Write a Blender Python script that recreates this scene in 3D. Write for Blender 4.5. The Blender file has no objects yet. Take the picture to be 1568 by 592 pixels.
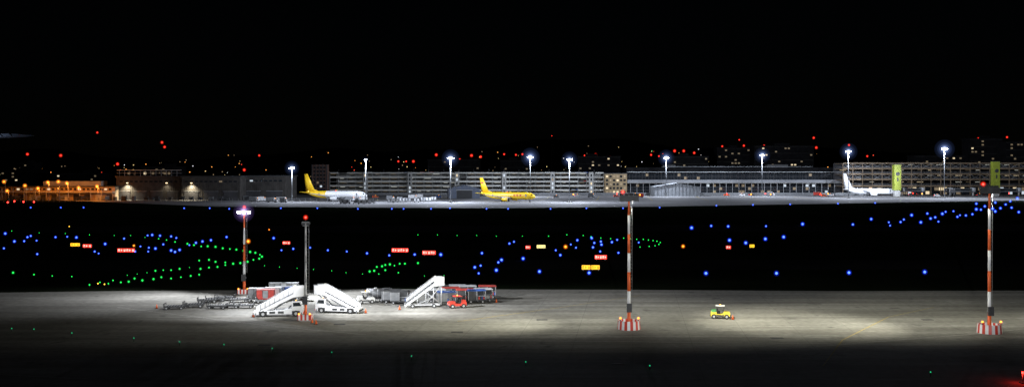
import bpy, math, random
from mathutils import Vector, Matrix
random.seed(7)
R = math.radians
sc = bpy.context.scene
sc.view_settings.view_transform = 'Standard'
sc.view_settings.look = 'None'
sc.view_settings.exposure = 0

EYE = 22.0          # height of the viewing terrace above the apron (m)
F = 1507.0
# plan position of a point standing on flat ground, from image pixel coordinates
def G(a, b):
    d = F * EYE / (b - 262.0)
    return Vector(((a - 784.0) / F * d, d, 0))
def XD(a, d): return (a - 784.0) / F * d
def ZD(b, d): return EYE + (262.0 - b) / F * d

# ------------------------------------------------------------------ materials
MATS = {}
def mat(name, col, rough=0.6, metal=0.0, var=0.15, scale=1.5, emit=None, es=0.0, sample=False, spec=.5):
    if name in MATS: return MATS[name]
    m = bpy.data.materials.new(name); m.use_nodes = True
    nt = m.node_tree; b = nt.nodes['Principled BSDF']
    b.inputs['Roughness'].default_value = rough
    b.inputs['Metallic'].default_value = metal
    b.inputs['Specular IOR Level'].default_value = spec
    tc = nt.nodes.new('ShaderNodeTexCoord')
    n = nt.nodes.new('ShaderNodeTexNoise'); n.inputs['Scale'].default_value = scale; n.inputs['Detail'].default_value = 5
    nt.links.new(tc.outputs['Object'], n.inputs['Vector'])
    cr = nt.nodes.new('ShaderNodeValToRGB')
    cr.color_ramp.elements[0].position = 0.3; cr.color_ramp.elements[1].position = 0.7
    cr.color_ramp.elements[0].color = tuple(c * (1 - var) for c in col) + (1,)
    cr.color_ramp.elements[1].color = tuple(min(1, c * (1 + var * 0.5)) for c in col) + (1,)
    nt.links.new(n.outputs['Fac'], cr.inputs['Fac'])
    nt.links.new(cr.outputs['Color'], b.inputs['Base Color'])
    if emit:
        b.inputs['Emission Color'].default_value = tuple(emit) + (1,)
        b.inputs['Emission Strength'].default_value = es
        if not sample: m.cycles.emission_sampling = 'NONE'
    MATS[name] = m
    return m
def emat(name, col, s, sample=False):
    return mat(name, tuple(c * .3 for c in col), 0.5, 0, 0.1, 1, emit=col, es=s, sample=sample)
def lens_glare(name, col, s):  # emission-only volume: paints the camera's lens glow as a ball around a lamp
    if name in MATS: return MATS[name]
    m = bpy.data.materials.new(name); m.use_nodes = True
    nt = m.node_tree; nt.nodes.clear()
    o = nt.nodes.new('ShaderNodeOutputMaterial'); e = nt.nodes.new('ShaderNodeEmission')
    e.inputs['Color'].default_value = tuple(col) + (1,); e.inputs['Strength'].default_value = s
    nt.links.new(e.outputs[0], o.inputs['Volume'])
    m.cycles.emission_sampling = 'NONE'
    MATS[name] = m
    return m

# ------------------------------------------------------------------ mesh building
class Thing:
    def __init__(s, name, loc=(0, 0, 0), rz=0.0, scale=1.0):
        s.name, s.loc, s.rz, s.sc, s.parts, s.lights = name, loc, rz, scale, {}, []
    def _p(s, part):
        if part not in s.parts: s.parts[part] = dict(v=[], f=[], m=[], mats=[], sm=[])
        return s.parts[part]
    def add(s, part, m, verts, faces, smooth=False):
        p = s._p(part)
        if m not in p['mats']: p['mats'].append(m)
        mi = p['mats'].index(m); o = len(p['v'])
        p['v'] += [tuple(v) for v in verts]
        for f in faces:
            p['f'].append([i + o for i in f]); p['m'].append(mi); p['sm'].append(smooth)
    def box(s, part, m, c, d, rz=0, ry=0, rx=0, top=None):
        hx, hy, hz = d[0] / 2, d[1] / 2, d[2] / 2
        tx, ty = (top if top else (1, 1))
        vs = [Vector((x * hx * (tx if z > 0 else 1), y * hy * (ty if z > 0 else 1), z * hz)) for z in (-1, 1) for y in (-1, 1) for x in (-1, 1)]
        M = Matrix.Rotation(rz, 3, 'Z') @ Matrix.Rotation(ry, 3, 'Y') @ Matrix.Rotation(rx, 3, 'X')
        C = Vector(c)
        s.add(part, m, [C + M @ v for v in vs], [(0, 2, 3, 1), (4, 5, 7, 6), (0, 1, 5, 4), (2, 6, 7, 3), (0, 4, 6, 2), (1, 3, 7, 5)])
    def cyl(s, part, m, a, b, r1, r2=None, n=10, smooth=True):
        if r2 is None: r2 = r1
        a, b = Vector(a), Vector(b); ax = (b - a).normalized()
        u = ax.orthogonal().normalized(); w = ax.cross(u)
        vs = []
        for c, r in ((a, r1), (b, r2)):
            for i in range(n):
                t = 2 * math.pi * i / n
                vs.append(c + (u * math.cos(t) + w * math.sin(t)) * r)
        s.add(part, m, vs, [(i, (i + 1) % n, n + (i + 1) % n, n + i) for i in range(n)], smooth)
        s.add(part, m, vs, [tuple(range(n))[::-1], tuple(range(n, 2 * n))])
    def sph(s, part, m, c, r, n=10, k=6, sz=1.0):
        c = Vector(c); vs = [c + Vector((0, 0, r * sz))]
        for j in range(1, k):
            ph = math.pi * j / k
            for i in range(n):
                t = 2 * math.pi * i / n
                vs.append(c + Vector((r * math.sin(ph) * math.cos(t), r * math.sin(ph) * math.sin(t), r * sz * math.cos(ph))))
        vs.append(c - Vector((0, 0, r * sz)))
        fs = [(0, 1 + i, 1 + (i + 1) % n) for i in range(n)]
        for j in range(k - 2):
            o = 1 + j * n
            fs += [(o + i, o + n + i, o + n + (i + 1) % n, o + (i + 1) % n) for i in range(n)]
        o = 1 + (k - 2) * n
        fs += [(o + i, len(vs) - 1, o + (i + 1) % n) for i in range(n)]
        s.add(part, m, vs, fs, True)
    def prism(s, part, m, poly, y0, y1):   # polygon in xz extruded along y
        n = len(poly)
        vs = [(x, y0, z) for x, z in poly] + [(x, y1, z) for x, z in poly]
        s.add(part, m, vs, [tuple(range(n)), tuple(range(n, 2 * n))[::-1]] + [(i, n + i, n + (i + 1) % n, (i + 1) % n) for i in range(n)])
    def loft(s, part, rings, matfn, cap=True, smooth=True):
        n = len(rings[0]); vs = [v for r in rings for v in r]
        for j in range(len(rings) - 1):
            for i in range(n):
                f = (j * n + i, j * n + (i + 1) % n, (j + 1) * n + (i + 1) % n, (j + 1) * n + i)
                s._lf(part, matfn(j, i), vs, f, smooth)
        if cap:
            s._lf(part, matfn(0, 0), vs, tuple(range(n))[::-1], False)
            s._lf(part, matfn(len(rings) - 2, 0), vs, tuple(range((len(rings) - 1) * n, len(rings) * n)), False)
    def _lf(s, part, m, vs, f, smooth):
        s.add(part, m, [vs[i] for i in f], [tuple(range(len(f)))], smooth)
    def light(s, l): s.lights.append(l)
    def done(s):
        if len(s.parts) == 1 and not s.lights:
            k = list(s.parts)[0]; ob = s._mk(s.name, s.parts[k]); root = ob
        else:
            root = bpy.data.objects.new(s.name, None); sc.collection.objects.link(root)
            root.empty_display_size = 1
            for k, p in s.parts.items():
                ob = s._mk(k, p); ob.parent = root
            for l in s.lights: l.parent = root
        root.location = s.loc; root.rotation_euler = (0, 0, s.rz); root.scale = (s.sc,) * 3
        return root
    def _mk(s, name, p):
        me = bpy.data.meshes.new(name); me.from_pydata(p['v'], [], p['f'])
        for m in p['mats']: me.materials.append(m)
        me.polygons.foreach_set('material_index', p['m'])
        me.polygons.foreach_set('use_smooth', p['sm'])
        me.update()
        import bmesh
        bm = bmesh.new(); bm.from_mesh(me)
        bmesh.ops.remove_doubles(bm, verts=bm.verts, dist=1e-5) if len(bm.verts) < 20000 and not name.startswith('halo') else None
        bm.to_mesh(me); bm.free()
        ob = bpy.data.objects.new(name, me); sc.collection.objects.link(ob)
        return ob

def lamp(kind, name, loc, power, col, target=None, angle=120, blend=0.6, radius=0.15):
    l = bpy.data.lights.new(name, kind); l.energy = power; l.color = col; l.shadow_soft_size = radius
    o = bpy.data.objects.new(name, l); sc.collection.objects.link(o); o.location = loc
    if kind == 'SPOT':
        l.spot_size = R(angle); l.spot_blend = blend
        o.rotation_euler = (Vector(target) - Vector(loc)).to_track_quat('-Z', 'Y').to_euler()
    return o

# base palette
white = mat('white_paint', (.78, .79, .8), .35, 0, .1, 1.2)
offwhite = mat('weathered_white_paint', (.62, .63, .62), .5, 0, .25, 1.0)
grey = mat('grey_steel', (.22, .23, .24), .5, .4, .25)
galv = mat('galvanised_steel', (.45, .46, .47), .5, .3, .2, 3)
dark = mat('dark_steel', (.05, .052, .055), .6, .2, .3)
black = mat('rubber', (.02, .02, .02), .8, 0, .2)
glass = mat('dark_glass', (.02, .025, .03), .1, 0, .1)
red = mat('red_paint', (.62, .05, .03), .45, 0, .2)
redcov = mat('red_fabric_cover', (.4, .04, .03), .7, 0, .3)
orange = mat('orange_red_paint', (.75, .13, .03), .5, 0, .2)
yellow = mat('yellow_paint', (.85, .55, .02), .4, 0, .08, .3)
yellow2 = mat('vehicle_yellow_paint', (.8, .62, .05), .4, 0, .2)
blue = mat('blue_paint', (.04, .1, .35), .4, 0, .2)
green = mat('green_paint', (.1, .35, .12), .5, 0, .2)
alu = mat('dull_aluminium', (.5, .52, .54), .5, .15, .25, 1)
conc_w = mat('wall_concrete', (.42, .42, .4), .85, 0, .2, .3)
conc_d = mat('dark_cladding', (.07, .07, .075), .7, 0, .3, .2, spec=.1)
night = mat('far_building_cladding', (.012, .012, .013), .9, 0, .3, .2, spec=0)
canvas = mat('white_tent_fabric', (.6, .62, .64), .7, 0, .15, .4)
e_red = emat('lit_red', (1, .03, .02), 9)
e_rdim = emat('lit_red_obstruction', (1, .03, .02), 3)
e_warm = emat('lit_warm', (1, .72, .38), 4)
e_amber = emat('lit_amber', (1, .33, .03), 6)
e_win = emat('lit_window', (1, .8, .5), .8)
e_winc = emat('lit_window_cool', (.8, .9, 1), .7)
e_wind = emat('lit_window_dim', (1, .75, .45), .12)
e_tube = emat('lit_tube', (.95, .95, .85), .6)
e_flood = emat('lit_flood', (.85, .9, 1), 60)
GLARE = [(1.6, lens_glare('lens_glare_w1', (.75, .82, 1), .5)), (2.5, lens_glare('lens_glare_w2', (.5, .62, 1), .09)), (3.7, lens_glare('lens_glare_w3', (.35, .5, 1), .022)), (5.2, lens_glare('lens_glare_w4', (.25, .4, 1), .006)), (7.2, lens_glare('lens_glare_w5', (.25, .4, 1), .0018))]  # nested glowing balls that imitate lens glare at the floodlights
h_am = lens_glare('lens_glare_amber', (1, .25, .02), .35)
h_rd = lens_glare('lens_glare_red', (1, .03, .01), .12)

# ------------------------------------------------------------------ ground
def sheet(name, poly, z, m):
    me = bpy.data.meshes.new(name); me.from_pydata([(x, y, z) for x, y in poly], [], [tuple(range(len(poly)))]); me.materials.append(m)
    o = bpy.data.objects.new(name, me); sc.collection.objects.link(o); return o

def ground_mat(name, c1, c2, slab=None, rough=.85, joint=.55, spec=.5):
    m = bpy.data.materials.new(name); m.use_nodes = True; nt = m.node_tree; b = nt.nodes['Principled BSDF']
    b.inputs['Specular IOR Level'].default_value = spec
    L = nt.links.new
    tc = nt.nodes.new('ShaderNodeTexCoord')
    def noise(scale, det=6, dist=0, vec=None):
        n = nt.nodes.new('ShaderNodeTexNoise'); n.inputs['Scale'].default_value = scale; n.inputs['Detail'].default_value = det
        n.inputs['Distortion'].default_value = dist; L(vec or tc.outputs['Object'], n.inputs['Vector']); return n
    def ramp(src, a, b_, ca, cb):
        r = nt.nodes.new('ShaderNodeValToRGB'); r.color_ramp.elements[0].position = a; r.color_ramp.elements[1].position = b_
        r.color_ramp.elements[0].color = ca; r.color_ramp.elements[1].color = cb; L(src, r.inputs['Fac']); return r
    def mix(mode, f, a, b_):
        x = nt.nodes.new('ShaderNodeMix'); x.data_type = 'RGBA'; x.blend_type = mode
        x.inputs[0].default_value = f
        for s_, i in ((a, 6), (b_, 7)):
            if isinstance(s_, tuple): x.inputs[i].default_value = s_
            else: L(s_, x.inputs[i])
        return x.outputs[2]
    base = ramp(noise(.035, 7, .6).outputs['Fac'], .35, .65, c1 + (1,), c2 + (1,)).outputs['Color']
    fine = ramp(noise(1.1, 8).outputs['Fac'], .3, .7, (.72, .72, .72, 1), (1.12, 1.12, 1.12, 1)).outputs['Color']
    col = mix('MULTIPLY', 1.0, base, fine)
    if slab:
        mp = nt.nodes.new('ShaderNodeMapping'); mp.inputs['Rotation'].default_value = (0, 0, R(7)); L(tc.outputs['Object'], mp.inputs['Vector'])
        bt = nt.nodes.new('ShaderNodeTexBrick'); bt.offset = 0; bt.inputs['Scale'].default_value = 1.0
        bt.inputs['Brick Width'].default_value = slab; bt.inputs['Row Height'].default_value = slab
        bt.inputs['Mortar Size'].default_value = .04; bt.inputs['Mortar Smooth'].default_value = .4
        bt.inputs['Color1'].default_value = (.96, .96, .96, 1); bt.inputs['Color2'].default_value = (1.02, 1.02, 1.01, 1)
        bt.inputs['Mortar'].default_value = (joint, joint, joint, 1)
        L(mp.outputs[0], bt.inputs['Vector'])
        col = mix('MULTIPLY', 1.0, col, bt.outputs['Color'])
        mp2 = nt.nodes.new('ShaderNodeMapping'); mp2.inputs['Scale'].default_value = (.018, .22, 1); mp2.inputs['Rotation'].default_value = (0, 0, R(-4)); L(tc.outputs['Object'], mp2.inputs['Vector'])
        st = ramp(noise(1, 6, 1.2, mp2.outputs[0]).outputs['Fac'], .42, .62, (.62, .6, .58, 1), (1.05, 1.05, 1.05, 1)).outputs['Color']
        col = mix('MULTIPLY', .85, col, st)
        sp = ramp(noise(.35, 3, .2).outputs['Fac'], .28, .36, (.4, .4, .4, 1), (1, 1, 1, 1)).outputs['Color']
        col = mix('MULTIPLY', .8, col, sp)
    L(col, b.inputs['Base Color']); b.inputs['Roughness'].default_value = rough
    bp = nt.nodes.new('ShaderNodeBump'); bp.inputs['Strength'].default_value = .15; L(noise(4, 6).outputs['Fac'], bp.inputs['Height']); L(bp.outputs[0], b.inputs['Normal'])
    return m
grass = ground_mat('grass', (.007, .010, .006), (.013, .018, .010), rough=1, spec=0)
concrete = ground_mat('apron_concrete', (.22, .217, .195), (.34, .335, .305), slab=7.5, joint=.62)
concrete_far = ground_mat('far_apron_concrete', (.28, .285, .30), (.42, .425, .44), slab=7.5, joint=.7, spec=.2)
asphalt = ground_mat('asphalt', (.02, .02, .022), (.03, .03, .032), slab=None, rough=1, spec=0)
sheet('ground', [(-5000, -300), (5000, -300), (5000, 7000), (-5000, 7000)], 0, grass)
p1, p2 = G(0, 462), G(160, 447)
sheet('apron', [(-400, -250), (400, -250), (400, 186), (200, 184), (60, 181), (20, 183), (-20, 184), (p2.x, 181), (p1.x - 60, 172), (-400, 165)], .012, concrete)
a = [G(330, 316), G(480, 317), G(760, 318.5), G(1010, 316), G(1568, 306.5), G(1750, 304)]
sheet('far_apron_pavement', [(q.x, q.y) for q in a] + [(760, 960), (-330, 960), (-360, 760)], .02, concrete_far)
sheet('runway', [(-900, 330), (900, 385), (900, 430), (-900, 375)], .012, asphalt)
sheet('taxiway', [(-500, 215), (500, 225), (500, 250), (-500, 240)], .012, asphalt)
yl = mat('yellow_line_paint', (.5, .36, .04), .7, 0, .4, 2)
wl = mat('white_line_paint', (.5, .5, .47), .7, 0, .4, 2)
t = Thing('painted_markings')
def strip(pts, w, m, z=.022, part='lines'):
    for p, q in zip(pts[:-1], pts[1:]):
        p, q = Vector((p[0], p[1], 0)), Vector((q[0], q[1], 0)); d = (q - p).normalized(); n = Vector((-d.y, d.x, 0)) * w / 2
        t.add(part, m, [p + n + Vector((0, 0, z)), p - n + Vector((0, 0, z)), q - n + Vector((0, 0, z)), q + n + Vector((0, 0, z))], [(0, 1, 2, 3)])
def gp(l): return [(G(*k).x, G(*k).y) for k in l]
strip(gp([(0, 573), (120, 579), (260, 586), (420, 600)]), .18, wl)
strip(gp([(560, 520), (800, 521), (1100, 524), (1568, 528)]), .16, wl)
strip(gp([(1430, 470), (1360, 485), (1290, 520), (1260, 560)]), .12, yl, .026)
strip(gp([(700, 492), (860, 470), (980, 452)]), .12, yl, .026)
strip(gp([(1250, 530), (1480, 512), (1568, 503)]), .15, wl, .03)
strip(gp([(1080, 500), (1568, 497)]), .12, wl, .034)
strip(gp([(180, 470), (400, 497), (560, 512)]), .15, wl, .026)
for a0, b0 in ((405, 528), (945, 556), (1190, 517), (700, 508), (830, 489), (520, 496), (1420, 489)):   # drains / patches
    g = G(a0, b0); t.box('drain_covers', dark, (g.x, g.y, .02), (1.6, .9, .025))
for i in range(14):
    g = G(470, 309); strip([(g.x + i * 42, 735), (g.x + i * 42 + 12, 850)], .5, yl, .03)
strip([(-280, 668), (560, 730)], .6, wl, .036)
t.done()

# ------------------------------------------------------------------ hills
hd = mat('dark_hillside', (.008, .009, .008), 1, 0, .4, .004, spec=0)
vs, fs = [], []
NX, NY = 80, 14
hills_h = lambda x, y: max(0, (y - 1500) / 2200) ** 1.1 * (95 + 28 * math.sin(x / 520 + 1) + 14 * math.sin(x / 170) + 6 * math.sin(x / 61 + y / 300))
for j in range(NY):
    for i in range(NX):
        x = -2600 + 5200 * i / (NX - 1); y = 1450 + 2500 * j / (NY - 1)
        vs.append((x, y, hills_h(x, y) - .5))
fs = [(j * NX + i, j * NX + i + 1, (j + 1) * NX + i + 1, (j + 1) * NX + i) for j in range(NY - 1) for i in range(NX - 1)]
t = Thing('hills'); t.add('hills', hd, vs, fs, True); t.done()
t = Thing('town_lights')
cw = [emat('town_orange', (1, .4, .08), 1.6), emat('town_white', (.9, .92, 1), 1.4), emat('town_yellow', (1, .75, .3), 1.1), emat('town_green', (.1, 1, .3), 1), emat('town_dim_red', (1, .08, .04), 1.6), emat('town_faint', (1, .7, .4), .3)]
for i in range(300):
    y = random.uniform(1700, 3300); a = random.choice([random.uniform(-20, 1600), random.gauss(150, 120), random.gauss(1100, 250), random.gauss(750, 200)])
    x = XD(a, y); h = hills_h(x, y) + 4
    if random.random() < .55: y = random.uniform(1500, 2100); x = XD(a, y); h = hills_h(x, y) + random.uniform(3, 16)
    m = random.choices(cw, [4, 2, 3, .5, 1.2, 6])[0]
    t.box('lights', m, (x, y, h), (random.uniform(.5, 1.3) * y / 1600,) * 3)
t.done()

REDS = [(42, 236), (93, 238), (149, 203), (248, 218), (397, 238), (374, 260), (610, 247), (622, 247), (633, 247), (668, 237), (704, 244), (722, 238), (736, 240), (772, 236), (790, 237), (800, 236), (845, 208), (895, 238), (912, 237), (934, 240), (997, 237), (1009, 239), (1033, 231), (1047, 231), (1063, 234), (1132, 214), (1139, 223), (1106, 224), (1122, 225), (1170, 223), (1246, 211), (1250, 226), (1300, 222), (1328, 239), (1498, 212), (1542, 210), (1478, 240), (252, 225), (180, 251), (1197, 237)]
t = Thing('obstruction_light_masts')
for a, b in REDS:
    d = random.uniform(1150, 1400); x = XD(a, d); z = ZD(b, d)
    t.cyl('poles', night, (x, d, 0), (x, d, z - 1), .5, .2, 6)
    t.box('crossarms', night, (x, d, z - 3), (3, .3, .3))
    s_ = random.choice([.85, 1.1, 1.35])
    if (a, b) == (845, 208): s_ = .55
    t.sph('beacons', e_rdim, (x, d, z), s_ * .75, 8, 5)
    t.sph('halo', h_rd, (x, d, z), s_ * 1.7, 8, 6)
t.done()

# ------------------------------------------------------------------ buildings helper
def windows(t, x0, x1, y, z0, z1, nx, nz, lit=.2, ms=None, fill=.62, fz=.5, off=glass, part='windows'):
    ms = ms or [e_win, e_winc, e_wind, e_wind, e_wind]
    dx, dz = (x1 - x0) / nx, (z1 - z0) / nz
    for k in range(nz):
        for i in range(nx):
            m = random.choice(ms) if random.random() < lit else off
            if m: t.box(part, m, (x0 + dx * (i + .5), y - .03, z0 + dz * (k + .5)), (dx * fill, .12, dz * fz))

def block(name, a0, a1, btop, d, floors, lit, depth=18, wall=None):
    wall = wall or night
    x0, x1, h = XD(a0, d), XD(a1, d), ZD(btop, d)
    t = Thing(name)
    t.box('walls', wall, ((x0 + x1) / 2, d + depth / 2, h / 2), (x1 - x0, depth, h))
    t.box('roof', night, ((x0 + x1) / 2, d + depth / 2, h + .5), (x1 - x0 + 1, depth + 1, 1))
    t.box('roof_plant', night, (x0 + (x1 - x0) * random.uniform(.3, .7), d + depth / 2, h + 2.2), ((x1 - x0) * .25, 6, 2.6))
    n = max(3, int((x1 - x0) / 3.4)); windows(t, x0 + 1, x1 - 1, d, h - floors * 3.6, h - .4, n, floors, lit, [e_win, e_wind, e_wind, e_wind, e_wind], off=night, fz=.4)
    for k in range(0, floors, 2): t.box('storey_bands', mat('storey_band_cladding', (.035, .034, .032), .8, 0, .3, .2, spec=0), ((x0 + x1) / 2, d - .1, h - .3 - k * 3.6), (x1 - x0, .25, .5))
    return t.done()
block('office_building', 1098, 1150, 227, 1080, 5, .1)
block('office_building', 1155, 1246, 224, 1060, 6, .11)
block('office_building', 1020, 1085, 240, 1040, 3, .08)
block('office_building', 885, 950, 240, 1080, 4, .1)
block('office_building', 1485, 1535, 213, 1000, 7, .16)
block('office_building', 1540, 1640, 218, 980, 6, .16)
block('office_building', 655, 735, 245, 1100, 3, .08)
block('office_building', 766, 815, 246, 1100, 3, .1)
block('office_building', 0, 60, 262, 1000, 3, .25)
block('office_building', 80, 160, 266, 980, 3, .2)
block('office_building', 215, 275, 256, 960, 2, .2)
block('office_building', 30, 52, 250, 1050, 3, .1)
block('office_building', 1400, 1480, 239, 1010, 2, .12)

t = Thing('service_tower_building'); d = 905; x0, x1, h = XD(478, d), XD(500, d), ZD(252, d)
t.box('walls', mat('red_brown_brick', (.16, .09, .07), .9, 0, .3, .6), ((x0 + x1) / 2, d + 6, h / 2), (x1 - x0, 12, h))
for i in range(5): t.box('piers', conc_d, (x0 + (x1 - x0) * i / 4, d - .2, h / 2), (.8, .5, h + .6))
windows(t, x0 + .6, x1 - .6, d, 3, h - 1, 4, 7, .12); t.done()

t = Thing('freight_terminal_building'); d = 745
ow = mat('ochre_wall', (.5, .38, .26), .8, 0, .3, .3)
x0, x1 = XD(-60, d), XD(176, d)
t.box('walls', ow, ((x0 + x1) / 2, d + 10, 5), (x1 - x0, 20, 10))
t.box('roof', dark, ((x0 + x1) / 2, d + 9, 10.4), (x1 - x0 + 2, 24, .8))
t.box('upper_storey', conc_w, (XD(105, d), d + 12, 12.6), (44, 12, 3.6))
for i in range(14):
    x = x0 + 4 + i * (x1 - x0 - 8) / 13
    t.box('dock_doors', conc_d if i % 3 else offwhite, (x, d - .08, 2.2), (4.6, .3, 4.4))
    t.cyl('columns', conc_w, (x + 4, d - 4, 0), (x + 4, d - 4, 9.2), .3)
    if i % 2: t.box('parked_trailers', random.choice([dark, grey, blue, conc_d]), (x + random.uniform(-1, 1), d - 9, 2.1), (2.6, 8, 2.9))
t.box('canopy', offwhite, ((x0 + x1) / 2, d - 2.6, 6.2), (x1 - x0, 5, .5))
windows(t, x0 + 2, x1 - 2, d, 7, 9.8, 34, 1, .45, [e_win, e_amber, e_wind])
t.done()
def street_lamp(x, y, h, em, hz, power, r=.5, name='street_lamp'):
    t = Thing(name, (x, y, 0))
    t.cyl('pole', galv, (0, 0, 0), (0, 0, h), .16, .09, 8)
    t.cyl('arm', galv, (0, 0, h), (0, -1.5, h + .3), .07, .06, 6)
    t.box('lamp_head', dark, (0, -1.8, h + .38), (.6, 1.2, .2))
    t.sph('lens', em, (0, -1.8, h + .1), r, 8, 5, .6)
    if hz: t.sph('halo', hz, (0, -1.8, h), r * 2.6, 10, 8)
    if power: t.light(lamp('POINT', 'lamp', (0, -1.9, h - .6), power, (1, .28, .03), radius=.3))
    t.done()
for a, b, p in ((8, 278, 0), (75, 279, 3500), (91, 278, 0), (104, 280, 6500), (40, 284, 0), (150, 285, 8000), (13, 292, 1000), (122, 287, 0), (60, 288, 2500)):
    d = random.uniform(722, 738); street_lamp(XD(a, d), d, ZD(b, d), e_amber, h_am, p, .6)

def hangar(a0, a1, d, btop, doors, name='aircraft_hangar'):
    x0, x1, h = XD(a0, d), XD(a1, d), ZD(btop, d); W = x1 - x0; cx = (x0 + x1) / 2
    wall = mat('hangar_cladding', (.075, .07, .065), .8, 0, .3, .25, spec=.1)
    t = Thing(name)
    t.box('walls', wall, (cx, d + 20, h / 2), (W, 40, h))
    t.box('roof', dark, (cx, d + 20, h + .4), (W + 1.5, 41.5, .8))
    n = int(W / 1.6)
    for i in range(n): t.box('cladding_ribs', wall, (x0 + W * (i + .5) / n, d - .07, h * .5), (.25, .14, h * .96))
    for i in range(doors):
        w = W / doors; x = x0 + w * (i + .5)
        t.box('doors', conc_d, (x, d - .25, 3.2), (w * .7, .3, 6.4)); t.box('door_lintels', grey, (x, d - .3, 6.7), (w * .76, .5, .5))
    windows(t, x0 + 2, x1 - 2, d - .1, h - 4.5, h - 2.2, int(W / 4), 1, .06)
    for i in range(int(W / 7)): t.box('yard_racks', random.choice([grey, dark, conc_d, dark]), (x0 + 4 + i * 7 + random.uniform(-2, 2), d - random.uniform(8, 18), random.uniform(1, 2)), (random.uniform(2, 4), 3, random.uniform(1.8, 4)))
    return t, x0, x1, h
t, x0, x1, h = hangar(178, 277, 752, 271, 4)
for a in (196, 256):
    x = XD(a, 752); t.box('wall_lamps', e_warm, (x, 750.6, 13), (1.2, .5, .5)); t.light(lamp('SPOT', 'wall_light', (x, 749.4, 12.6), 28000 if a == 196 else 3000, (1, .86, .6), (x, 751.5, 0), 125, 1, .2))
for i in range(12): t.cyl('roof_lattice', grey, (x0 + 2 + i * 4, 753, h + .8), (x0 + 2 + i * 4, 753, h + 5.2), .15, n=6)
t.box('roof_lattice', galv, ((x0 + x1) / 2, 753, h + 5.3), (x1 - x0, .5, .5)); t.box('roof_lattice', grey, ((x0 + x1) / 2, 753, h + 3), (x1 - x0, .4, .3))
windows(t, x0, x1, 757, h + 1.2, h + 4.5, 16, 1, .35, [e_wind, e_win, e_wind]); t.done()
t, x0, x1, h = hangar(278, 368, 748, 271, 3)
x = XD(294, 748); t.box('wall_lamps', e_warm, (x, 746.6, 13), (1.2, .5, .5)); t.light(lamp('SPOT', 'wall_light', (x, 745.4, 12.6), 28000, (1, .86, .6), (x, 747.5, 0), 125, 1, .2)); t.done()
t, x0, x1, h = hangar(370, 437, 765, 270, 2); t.done()

# ------------------------------------------------------------------ parking garage
t = Thing('parking_garage'); d = 920; x0, x1 = XD(505, d), XD(925, d); W = x1 - x0
par = mat('garage_parapet', (.62, .62, .58), .8, 0, .15, .25)
LV = 5; fh = 4.0
for k in range(LV + 1):
    z = k * fh
    t.box('floors', conc_w, ((x0 + x1) / 2, d + 17, z + .15), (W, 34, .3))
    if k:
        for i in range(int(W / 8)):
            if (i * 7 + k * 11) % 29 == 4: continue
            t.box('parapets', par, (x0 + 4 + i * 8, d - .1, z + .4), (7.94, .2, 1.6 if k < LV else 1.1))
n = int(W / 8)
for i in range(n + 1):
    t.box('columns', conc_w, (x0 + i * 8, d + .6, LV * fh / 2), (.4, .6, LV * fh))
t.box('rear_wall', conc_w, ((x0 + x1) / 2, d + 34.2, LV * fh / 2), (W, .3, LV * fh))
for k in range(LV):
    for i in range(n):
        if random.random() < .7: t.box('tube_lights', e_tube if random.random() < .3 else e_wind, (x0 + 4 + i * 8 + random.uniform(-1, 1), d + 2, k * fh + 3.3), (random.uniform(2.5, 6.5), .4, .3))
for k in range(1, LV + 1):
    for i in range(26):
        if random.random() < .5:
            x = x0 + random.uniform(3, W - 3); m = random.choice([white, dark, grey, red, blue, alu])
            t.box('parked_cars', m, (x, d + 3.4, k * fh + .8), (4.2, 1.8, .7)); t.box('parked_cars', glass, (x - .2, d + 3.4, k * fh + 1.4), (2.3, 1.6, .55), top=(.7, .9))
for a in (560, 628, 700, 772, 846, 905):
    x = XD(a, d); t.box('stair_cores', conc_w, (x, d - 1.6, LV * fh / 2 + .6), (4, 3, LV * fh + 1.2)); windows(t, x - 1.6, x + 1.6, d - 3.12, 1, LV * fh, 1, 5, .6, [e_winc, e_win, e_wind], .4, .6)
for i in range(18):
    x = x0 + 6 + i * W / 18; t.cyl('roof_lamp_posts', grey, (x, d + 14, LV * fh), (x, d + 14, LV * fh + 4), .1, n=6)
t.done()
t = Thing('gatehouse_building'); x0, x1 = XD(926, 912), XD(960, 912)
t.box('walls', mat('tan_wall', (.3, .22, .12), .8, 0, .2, .3), ((x0 + x1) / 2, 920, 9.8), (x1 - x0, 16, 19.6)); t.box('roof', dark, ((x0 + x1) / 2, 920, 19.9), (x1 - x0 + 1, 17, .6))
windows(t, x0 + .5, x1 - .5, 912, 1, 19, 6, 5, .5, [e_win, e_wind, e_wind]); t.done()

# ------------------------------------------------------------------ long dark terminal
t = Thing('terminal_building'); d = 930; x0, x1 = XD(960, d), XD(1290, d); W = x1 - x0; cx = (x0 + x1) / 2
t.box('walls', conc_d, (cx, d + 20, 10), (W, 30, 20))
t.box('roof_edge', alu, (cx, d + 1, 21.2), (W, 10, .5))
t.box('roof', night, (cx, d + 22, 23.5), (W, 34, 4.2)); t.box('upper_roof_edge', grey, (XD(1130, d), d + 6, 26.3), (W * .7, 6, .35))
t.box('fascia_band', mat('grey_fascia', (.3, .31, .33), .6, 0, .2, .1), (cx, d - 4, 12.6), (W, .6, 2.6))
t.box('lower_canopy', conc_w, (cx, d - 1, 11), (W, 7, .4))
for i in range(int(W / 6)):
    x = x0 + 3 + i * 6; t.box('columns', galv, (x, d - 3.6, 5.4), (.3, .4, 10.8))
    t.box('mullions', dark, (x, d + 4.8, 16.8), (.35, .4, 7.6))
windows(t, x0, x1, d + 4.9, 1, 10, int(W / 3), 3, .14, [e_wind, e_wind, e_winc], .85, .8)
windows(t, x0, x1, d + 4.9, 14, 20, int(W / 3), 2, .04, [e_wind], .85, .8)
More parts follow.
